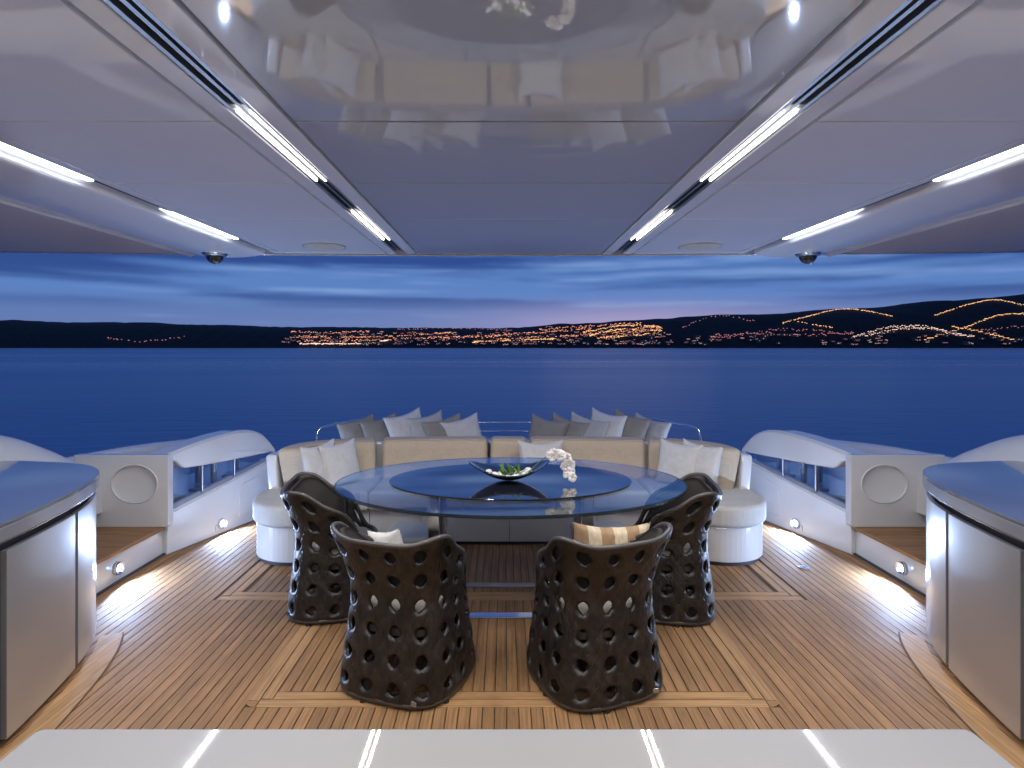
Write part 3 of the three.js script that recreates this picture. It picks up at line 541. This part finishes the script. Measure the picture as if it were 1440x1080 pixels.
const pgA = pillowGeo(0.41, 0.41, 0.14), pgB = pillowGeo(0.42, 0.42, 0.15), pgC = pillowGeo(0.40, 0.40, 0.14), pgD = pillowGeo(0.395, 0.425, 0.16), pgE = pillowGeo(0.43, 0.405, 0.13), pgF = pillowGeo(0.412, 0.418, 0.15), pRow = [pgB, pgA, pgF, pgD, pgE, pgB, pgF];
function pillow(x, y, z, ry, rx, rz, geo, mat, label, group) {
  const m = mesh('throw_pillow', geo, mat); m.position.set(x, y, -z); m.rotation.set(rx, ry, rz, 'YXZ'); tag(m, label, 'pillow', group); return m;
}
{
  const names = { w: ['white', M.pillowWhite], g: ['light grey', M.pillowGrey], t: ['taupe', M.pillowTaupe] };
  const row = [[-1.50, 't', 'outermost'], [-1.27, 't', 'second from outer end'], [-1.02, 'w', 'third from outer end'], [-0.81, 'g', 'fourth from outer end'], [-0.63, 't', 'fifth from outer end'], [-0.45, 'w', 'innermost']];
  const lift = [0, 0.01, 0.055, 0.03, 0.01, 0.0];
  row.forEach(([x, c, where], i) => pillow(x, 0.70 + lift[i], 6.10 + 0.03 * (i % 2), 0.62 - 0.05 * i, -0.22, 0.16 + 0.03 * ((i * 7) % 3), pRow[i], names[c][1], names[c][0] + ' sun pad pillow, row away from the orchid, ' + where, 'pillows lined up on the sun pad'));
  const row2 = [[0.38, 't', 'innermost'], [0.58, 't', 'second from inner end'], [0.78, 'g', 'third from inner end'], [0.98, 'w', 'fourth from inner end'], [1.20, 't', 'fifth from inner end'], [1.42, 'g', 'outermost']];
  const lift2 = [0, 0.0, 0.02, 0.055, 0.045, 0.005];
  row2.forEach(([x, c, where], i) => pillow(x, 0.70 + lift2[i], 6.10 + 0.03 * (i % 2), -0.40 - 0.05 * i, -0.22, -0.16 - 0.03 * ((i * 5) % 3), pRow[6 - i], names[c][1], names[c][0] + ' sun pad pillow, row on the orchid side, ' + where, 'pillows lined up on the sun pad'));
  pillow(0.28, 0.605, 5.27, 0.05, -0.30, 0, pgC, M.pillowWhite, 'single white pillow at the middle of the sofa behind the orchid', 'pillows on the sofa');
  pillow(-1.56, 0.625, 5.02, 1.12, -0.16, 0.05, pgC, M.pillowWhite, 'white pillow outermost at the sofa end away from the orchid', 'pillows on the sofa');
  pillow(-1.42, 0.622, 5.10, 1.0, -0.2, 0.04, pgC, M.pillowWhite, 'white pillow tucked second at the sofa end away from the orchid', 'pillows on the sofa');
  pillow(1.58, 0.625, 5.02, -0.95, -0.16, -0.05, pgC, M.pillowWhite, 'white pillow outermost at the sofa end on the orchid side', 'pillows on the sofa');
  pillow(1.43, 0.622, 5.10, -0.75, -0.2, -0.04, pgC, M.pillowWhite, 'white pillow tucked second at the sofa end on the orchid side', 'pillows on the sofa');
}

// ---------------------------------------------------------------- glass dining table
const TZ = 3.92, TH = 0.75, TRX = 1.115, TRZ = 0.82;
const oval = (rx, rz, n = 96, cz = 0) => Array.from({ length: n }, (_, i) => [rx * Math.cos(i / n * 2 * Math.PI), cz + rz * Math.sin(i / n * 2 * Math.PI)]);
{
  const t = thing('dining_table', 'oval glass dining table with dark centre disc on steel legs', 'table', [0, 0, TZ]);
  mesh('glass_top', plan(oval(TRX, TRZ), TH - 0.014, TH, 0.003, 2), M.glassTop, t);
  mesh('edge_band', plan(oval(TRX + 0.004, TRZ + 0.004), TH - 0.0165, TH - 0.0015, 0, 1, [oval(TRX + 0.0005, TRZ + 0.0005)]), M.glassEdge, t);
  mesh('centre_disc', plan(oval(0.78, 0.53), TH + 0.001, TH + 0.011, 0.003, 2), M.darkGlass, t);
  for (const x of [-0.46, 0.46]) for (const z of [-0.30, 0.16]) {
    const lg = mesh('leg', new RoundedBoxGeometry(0.07, TH - 0.03, 0.05, 2, 0.006).translate(x, (TH - 0.03) / 2 + 0.012, -z), M.steel, t);
    mesh('pad', new THREE.CylinderGeometry(0.03, 0.03, 0.006, 20).translate(x, TH - 0.0175, -z), M.black, lg);
  }
  for (const z of [-0.30, 0.16]) mesh('foot_bar', new RoundedBoxGeometry(1.02, 0.012, 0.07, 2, 0.004).translate(0, 0.0065, -z), M.steel, t);
  for (const x of [-0.46, 0.46]) mesh('stretcher', new RoundedBoxGeometry(0.06, 0.03, 0.42, 2, 0.006).translate(x, TH - 0.04, 0.07), M.steel, t);
}
for (const s of [-1, 1]) {
  const o = thing('ottoman', 'low pale grey box ottoman under the glass table, ' + side(s), 'ottoman', [s * 0.70, 0, 4.55], s * 0.12);
  mesh('body', new RoundedBoxGeometry(0.40, 0.19, 0.38, 3, 0.012).translate(0, 0.105, 0), M.gelcoatSatin, o);
  mesh('cushion', new RoundedBoxGeometry(0.41, 0.045, 0.39, 4, 0.02).translate(0, 0.222, 0), M.creamWhite, o);
  for (const dx of [-0.16, 0.16]) for (const dz of [-0.15, 0.15]) mesh('foot', new THREE.CylinderGeometry(0.014, 0.014, 0.012, 10).translate(dx, 0.006, dz), M.black, o);
}

// centrepiece bowl
{
  const t = thing('glass_bowl', 'dark crescent shaped glass bowl on the table centre', 'bowl', [-0.01, TH + 0.011, 3.88], 0.04);
  const nr = 14, na = 56; const surf = (lift, k) => { const pos = [], idx = []; for (let r = 0; r <= nr; r++) for (let a = 0; a < na; a++) { const q = r / nr, th = a / na * 2 * Math.PI, x = 0.262 * q * k * Math.cos(th), z = 0.15 * q * k * Math.sin(th); pos.push(x, 0.004 + lift + 0.118 * Math.abs(x / 0.262) ** 1.9 + 0.045 * (z / 0.15) ** 2, z); } for (let r = 0; r < nr; r++) for (let a = 0; a < na; a++) { const A = r * na + a, B = r * na + (a + 1) % na, C = A + na, D = B + na; idx.push(A, C, B, B, C, D); } return [pos, idx]; };
  const [p1, i1] = surf(0, 1), [p2, i2] = surf(0.009, 0.985); const off = p1.length / 3, pos = [...p1, ...p2], idx = []; for (let k = 0; k < i1.length; k += 3) idx.push(i1[k], i1[k + 2], i1[k + 1]); for (const v of i2) idx.push(v + off);
  for (let a = 0; a < na; a++) { const A = nr * na + a, B = nr * na + (a + 1) % na; idx.push(A, B, A + off, B, B + off, A + off); }
  mesh('shell', triGeo(pos, idx), M.darkGlass, t);
  const st = std([0.62, 0.62, 0.60], 0.45), lf = std([0.10, 0.20, 0.03], 0.6, { side: THREE.DoubleSide });
  for (let k = 0; k < 22; k++) { const a = rnd() * 6.28, r = Math.sqrt(rnd()) * 0.75, x = 0.20 * r * Math.cos(a), z = 0.10 * r * Math.sin(a); const m = mesh('pebble', new THREE.IcosahedronGeometry(0.016 + 0.010 * rnd(), 1).scale(1, 0.7, 1), st, t); m.position.set(x, 0.026 + 0.118 * Math.abs(x / 0.262) ** 1.9 + 0.045 * (z / 0.15) ** 2, z); }
  const leaf = new THREE.Shape(); leaf.moveTo(0, 0); leaf.quadraticCurveTo(0.018, 0.035, 0, 0.085); leaf.quadraticCurveTo(-0.018, 0.035, 0, 0);
  const lg = new THREE.ExtrudeGeometry(leaf, { depth: 0.0015, bevelEnabled: false });
  for (let k = 0; k < 16; k++) { const m = mesh('leaf', lg, lf, t); m.position.set((rnd() - 0.5) * 0.12 + 0.02, 0.035, (rnd() - 0.5) * 0.08); m.rotation.set(-1.2 + rnd() * 1.3, rnd() * 6.28, (rnd() - 0.5) * 1.6, 'YXZ'); }
}
{ // orchid spray that trails out of the bowl
  const t = thing('orchid', 'white orchid spray trailing from the bowl onto the table', 'flowers', [0.24, TH + 0.011, 3.84]);
  const pts = [[-0.12, 0.06, 0.02], [-0.02, 0.15, 0.01], [0.06, 0.165, -0.01], [0.12, 0.11, -0.03], [0.16, 0.03, -0.05]];
  mesh('stem', tube(pts, 0.0035, 30, 6), std([0.10, 0.16, 0.04], 0.6), t);
  const curve = new THREE.CatmullRomCurve3(pts.map((p) => new THREE.Vector3(p[0], p[1], -p[2])));
  const petal = (w, l) => { const n = 8, pos = [], idx = []; for (let j = 0; j <= n; j++) for (let i = 0; i <= 4; i++) { const v = j / n, u = i / 4 * 2 - 1, ww = w * Math.sin(Math.PI * Math.min(1, v * 0.88 + 0.10)) ** 0.7; pos.push(u * ww, v * l, 0.010 * Math.sin(v * 2.6) - 0.006 * u * u); } for (let j = 0; j < n; j++) for (let i = 0; i < 4; i++) { const a = j * 5 + i; idx.push(a, a + 1, a + 5, a + 1, a + 6, a + 5); } return triGeo(pos, idx); };
  const fg = []; for (let k = 0; k < 5; k++) { const wide = k === 1 || k === 4; const g = petal(wide ? 0.024 : 0.015, wide ? 0.036 : 0.034); g.rotateX(0.25); g.rotateZ(k * Math.PI * 0.4); fg.push(g); }
  const flower = mergeGeometries(fg), fm = phy([0.84, 0.80, 0.78], 0.7, { side: THREE.DoubleSide, transmission: 0.25, thickness: 0 }), cm = std([0.62, 0.42, 0.30], 0.6);
  for (let k = 0; k < 15; k++) { const p = curve.getPoint(0.30 + 0.70 * k / 14); const m = mesh('flower', flower, fm, t); m.position.set(p.x + (rnd() - 0.5) * 0.055, Math.max(0.030, p.y + (rnd() - 0.45) * 0.05), p.z + (rnd() - 0.3) * 0.05); m.rotation.set((rnd() - 0.5) * 0.9, (rnd() - 0.5) * 1.8, rnd() * 6, 'YXZ'); mesh('flower_centre', new THREE.SphereGeometry(0.0065, 10, 8).translate(0, 0, 0.007), cm, m); }
}

// ---------------------------------------------------------------- woven barrel chairs
const CH = 0.775;
function chairScale(v) { // waisted profile, v from foot (0) to rim (1)
  const w = 0.845; return v < 0.60 ? lerp(1.0, w, smooth(0, 1, v / 0.60) * 0.75 + 0.25 * v / 0.60) : lerp(w, 1.07, ((v - 0.60) / 0.40) ** 1.6 * 0.8 + 0.2 * (v - 0.6) / 0.4);
}
function chairPoint(phi, v0, inset = 0) { // phi 0 = back, +-pi = front; the rim falls away along the arms
  const ap = Math.abs(Math.atan2(Math.sin(phi), Math.cos(phi)));
  const v = v0 * (1 + smooth(0.4, 1, v0) * (0.045 * Math.exp(-(((ap - 0.95) / 0.38) ** 2)) - 0.012)) * (1 - 0.43 * smooth(1.15, 2.35, ap) * smooth(0.1, 0.9, v0));
  const e = 2 / 3.3, c = Math.cos(phi), s = Math.sin(phi), k = chairScale(v), corner = 1 + 0.035 * Math.exp(-(((ap - 0.85) / 0.3) ** 2)) * smooth(0.7, 1, v0), rx = 0.292 * k * corner - inset, rz = 0.288 * k * corner - inset;
  const lean = -0.035 * smooth(0.6, 1, v) * Math.max(0, c);
  return [rx * Math.sign(s) * Math.abs(s) ** e, v * CH, -rz * Math.sign(c) * Math.abs(c) ** e + lean];
}
// angle at which the outline has run a given share of its length, so that the holes are spaced evenly
const arcPhi = (() => { const n = 720, L = [0]; let p = chairPoint(-Math.PI, 0.3); for (let i = 1; i <= n; i++) { const q = chairPoint(-Math.PI + i / n * 2 * Math.PI, 0.3); L.push(L[i - 1] + Math.hypot(q[0] - p[0], q[2] - p[2])); p = q; } return (phi) => { let u = (phi + Math.PI) / (2 * Math.PI); const k = Math.floor(u); u -= k; const d = u * L[n]; let a = 0, b = n; while (b - a > 1) { const m = (a + b) >> 1; L[m] <= d ? a = m : b = m; } return -Math.PI + ((a + (d - L[a]) / (L[b] - L[a] || 1)) / n + k) * 2 * Math.PI; }; })();
function wickerShell() {
  const NC = 14, NR = 6, thick = 0.022, pos = [], idx = [], uv = [], y0 = 0.030, y1 = 0.965, rh = (y1 - y0) / NR;
  const seg = 16;
  function cell(c, r) {
    const pc = (c + 0.5) / NC * 2 * Math.PI - Math.PI, vc = y0 + (r + 0.5) * rh, hw = Math.PI / NC, hh = rh / 2;
    const jr = () => (hash(c * 31 + 7, r * 17 + 3) - 0.5), rot = jr() * 0.9, hx = hw * (0.40 + 0.10 * hash(c, r + 40)), hy = hh * (0.41 + 0.10 * hash(c + 60, r)) * (r === NR - 1 ? 1.05 : 1);
    const base = pos.length / 3;
    for (let side = 0; side < 2; side++) for (let ring = 0; ring < 3; ring++) for (let k = 0; k < seg; k++) {
      const a = (k + 0.5) / seg * 2 * Math.PI, ca = Math.cos(a), sa = Math.sin(a);
      // square boundary point
      const m = 1 / Math.max(Math.abs(ca), Math.abs(sa)), bx = ca * m * hw, by = sa * m * hh;
      const a2 = a + rot * 0.3, q = 0.97 + 0.05 * Math.cos(4 * a2) + 0.05 * Math.cos(3 * a + rot * 9), ox = Math.cos(a) * hx * q + Math.sin(a) * hx * rot * 0.3, oy = Math.sin(a) * hy * q;
      const t = ring === 0 ? 1 : ring === 1 ? 0.42 : 0;
      const phi = pc + lerp(ox, bx, t), v = vc + lerp(oy, by, t);
      const puff = ring === 1 ? -0.005 : 0; // the straps bulge between the holes
      const edge = ring === 2 ? 0.004 : 0;
      const P = chairPoint(arcPhi(phi), v, side ? thick - puff * -1 - edge : puff + edge); pos.push(...P); uv.push(phi / (2 * Math.PI) + 0.5, v);
    }
    const R = (side, ring, k) => base + (side * 3 + ring) * seg + (k % seg);
    for (let k = 0; k < seg; k++) {
      for (let ring = 0; ring < 2; ring++) { idx.push(R(0, ring, k), R(0, ring + 1, k), R(0, ring, k + 1), R(0, ring, k + 1), R(0, ring + 1, k), R(0, ring + 1, k + 1)); idx.push(R(1, ring, k), R(1, ring, k + 1), R(1, ring + 1, k), R(1, ring, k + 1), R(1, ring + 1, k + 1), R(1, ring + 1, k)); }
      idx.push(R(0, 2, k), R(1, 2, k), R(0, 2, k + 1), R(0, 2, k + 1), R(1, 2, k), R(1, 2, k + 1));
    }
    // fill the four corners left by the square boundary (two points sit either side of each corner)
    for (let q = 0; q < 4; q++) { const k = Math.round((q + 0.5) / 4 * seg - 0.5) ; const k0 = Math.floor((q * 2 + 1) / 8 * seg - 0.5), k1 = k0 + 1; for (let side = 0; side < 2; side++) { const sx = q === 0 || q === 3 ? 1 : -1, sy = q < 2 ? 1 : -1; pos.push(...chairPoint(arcPhi(pc + sx * hw), vc + sy * hh, side ? thick : 0)); uv.push((pc + sx * hw) / (2 * Math.PI) + 0.5, vc + sy * hh); const n = pos.length / 3 - 1; side ? idx.push(R(1, 0, k0), n, R(1, 0, k1)) : idx.push(R(0, 0, k0), R(0, 0, k1), n); } }
  }
  const kept = () => true;
  for (let r = 0; r < NR; r++) for (let c = 0; c < NC; c++) if (kept(c, r)) cell(c, r);
  const g = triGeo(pos, idx, uv); g.deleteAttribute('normal'); const mg = mergeVertices(g, 1e-4); mg.computeVertexNormals(); return mg;
}
const shellGeo = wickerShell();
function rimPath() { // the rim follows the top of the shell
  const p = []; for (let i = 0; i < 72; i++) p.push(new THREE.Vector3(...chairPoint(i / 72 * 2 * Math.PI, 0.968, 0.011)));
  return new THREE.CatmullRomCurve3(p, true, 'catmullrom', 0.5);
}
const rimGeo = new THREE.TubeGeometry(rimPath(), 180, 0.0122, 8, true);
const footGeo = (() => { const p = []; for (let i = 0; i < 48; i++) p.push(new THREE.Vector3(...chairPoint(i / 48 * 2 * Math.PI, 0.03, 0.011))); return new THREE.TubeGeometry(new THREE.CatmullRomCurve3(p, true), 120, 0.0145, 8, true); })();
const seatGeo = (() => { const p = []; for (let i = 0; i < 40; i++) { const q = chairPoint(i / 40 * 2 * Math.PI, 0.5, 0.034); p.push([q[0], -q[2]]); } return plan(p, 0.335, 0.425, 0.03, 4); })();
const seatBaseGeo = (() => { const p = []; for (let i = 0; i < 40; i++) { const q = chairPoint(i / 40 * 2 * Math.PI, 0.45, 0.026); p.push([q[0], -q[2]]); } return plan(p, 0.30, 0.333); })();
const liningGeo = (() => { // dark padded lining inside the back
  const pos = [], idx = [], nu = 40, nv = 10; for (let k = 0; k < 2; k++) for (let j = 0; j <= nv; j++) for (let i = 0; i <= nu; i++) pos.push(...chairPoint(arcPhi(lerp(-1.75, 1.75, i / nu)), lerp(0.60, 0.945, j / nv), k ? 0.052 : 0.032));
  const q = (nu + 1) * (nv + 1), id = (k, j, i) => k * q + j * (nu + 1) + i;
  for (let k = 0; k < 2; k++) for (let j = 0; j < nv; j++) for (let i = 0; i < nu; i++) { const a = id(k, j, i), b = id(k, j, i + 1), c = id(k, j + 1, i), d = id(k, j + 1, i + 1); k ? idx.push(a, b, c, b, d, c) : idx.push(a, c, b, b, c, d); }
  for (const j of [0, nv]) for (let i = 0; i < nu; i++) { const a = id(0, j, i), b = id(0, j, i + 1), c = id(1, j, i), d = id(1, j, i + 1); idx.push(a, b, c, b, d, c); }
  for (const i of [0, nu]) for (let j = 0; j < nv; j++) { const a = id(0, j, i), b = id(0, j + 1, i), c = id(1, j, i), d = id(1, j + 1, i); idx.push(a, c, b, b, c, d); }
  return triGeo(pos, idx);
})();
const chair0 = thing('woven_chair', '', 'chair', [0, 0, 0], 0, 'woven chairs round the glass table');
mesh('woven_shell', shellGeo, M.wicker, chair0);
mesh('rim', rimGeo, M.wickerTrim, chair0); mesh('foot_ring', footGeo, M.wickerTrim, chair0);
mesh('back_lining', liningGeo, std([0.022, 0.018, 0.016], 0.9), chair0); mesh('seat_base', seatBaseGeo, M.wickerTrim, chair0); mesh('seat_cushion', seatGeo, M.pillowTaupe, chair0);
for (const phi of [0.15, 1.5, 2.6, -1.2, -2.6]) { const q = chairPoint(phi, 0.0, 0.012); mesh('foot', new THREE.CylinderGeometry(0.013, 0.016, 0.014, 12).translate(q[0], 0.007, q[2]), M.black, chair0); }
{ const q = chairPoint(-0.42, 0.052, -0.006), tg = new RoundedBoxGeometry(0.030, 0.020, 0.004, 2, 0.0015); const m = mesh('maker_tag', tg, M.steelSatin, chair0); m.position.set(...q); m.rotation.y = -0.16; }
function chair(first, x, z, deg, label) {
  const c = first ? chair0 : chair0.clone(); if (!first) { c.name = numbered('woven_chair'); scene.add(c); c.userData = { ...chair0.userData }; }
  c.position.set(x, 0, -z); c.rotation.set(0, deg * Math.PI / 180, 0); c.userData.label = label; return c;
}
// local +z is the open front; a turn of 180 faces it aft, toward the table
chair(true, -0.505, 2.985, 180 - 20, 'woven chair with its back to the white table, holding a small white pillow');
chair(false, 0.395, 2.965, 180 + 22, 'woven chair with its back to the white table, holding a striped pillow');
chair(false, -1.085, 3.80, 90 + 12, 'dark woven chair at the table end away from the orchid');
chair(false, 0.965, 3.78, 270 - 12, 'dark woven chair at the table end on the orchid side');
// pillows in the chairs
{
  const stripe = dataTex(256, 64, (u, v) => { const s = Math.floor(u * 6) % 2, t = 0.9 + 0.2 * (fbm(u * 40, v * 20, 3, 40, 20) - 0.5); return s ? [0.86 * t, 0.80 * t, 0.70 * t] : [0.66 * t, 0.54 * t, 0.42 * t]; }, true, 1 / 0.42, 1 / 0.42);
  pillow(0.50, 0.545, 3.10, Math.PI * 0.06, 0.10, -0.06, pillowGeo(0.42, 0.36, 0.16), std([0.9, 0.88, 0.84], 0.8, { map: stripe, bumpMap: weaveBump, bumpScale: 0.0006 }), 'cream and tan striped pillow in a woven chair', 'pillows in the chairs');
  pillow(-0.64, 0.555, 3.14, -0.5, 0.15, 0.2, pillowGeo(0.22, 0.24, 0.11), M.pillowWhite, 'small white pillow in the woven chair away from the orchid', 'pillows in the chairs');
}

// ---------------------------------------------------------------- deck fitting and foreground table
{
  const t = thing('deck_fitting', 'small round steel fitting let into the teak deck', 'deck fitting', [2.15, 0, 4.43]);
  mesh('ring', new THREE.TorusGeometry(0.036, 0.004, 8, 32).rotateX(Math.PI / 2).translate(0, 0.001, 0), M.trim, t);
  mesh('plug', new THREE.CylinderGeometry(0.034, 0.034, 0.004, 28).translate(0, 0.002, 0), M.trim, t);
  mesh('slot', new THREE.BoxGeometry(0.04, 0.003, 0.008).translate(0, 0.0045, 0), M.black, t);
}
{
  const t = thing('white_table', 'glossy white table top with rounded corners in the foreground', 'table', [0, 0, 0]);
  const rr = 0.022, x0 = -1.01, x1 = 0.935, z0 = 0.30, z1 = 1.262, pts = [];
  for (const [cx, cz, a0] of [[x1 - rr, z1 - rr, 0], [x0 + rr, z1 - rr, 90], [x0 + rr, z0 + rr, 180], [x1 - rr, z0 + rr, 270]]) for (let k = 0; k <= 8; k++) { const a = (a0 + k * 90 / 8) * Math.PI / 180; pts.push([cx + rr * Math.cos(a), cz + rr * Math.sin(a)]); }
  mesh('top', plan(pts, 0.785, 0.825, 0.010, 5), M.tableWhite, t);
  for (const x of [-0.6, 0.53]) { mesh('pedestal', new RoundedBoxGeometry(0.10, 0.76, 0.34, 2, 0.02).translate(x, 0.40, -0.72), M.steelSatin, t); mesh('foot', new RoundedBoxGeometry(0.16, 0.02, 0.6, 2, 0.008).translate(x, 0.011, -0.72), M.steelSatin, t); }
}
renderer.render(scene, camera);
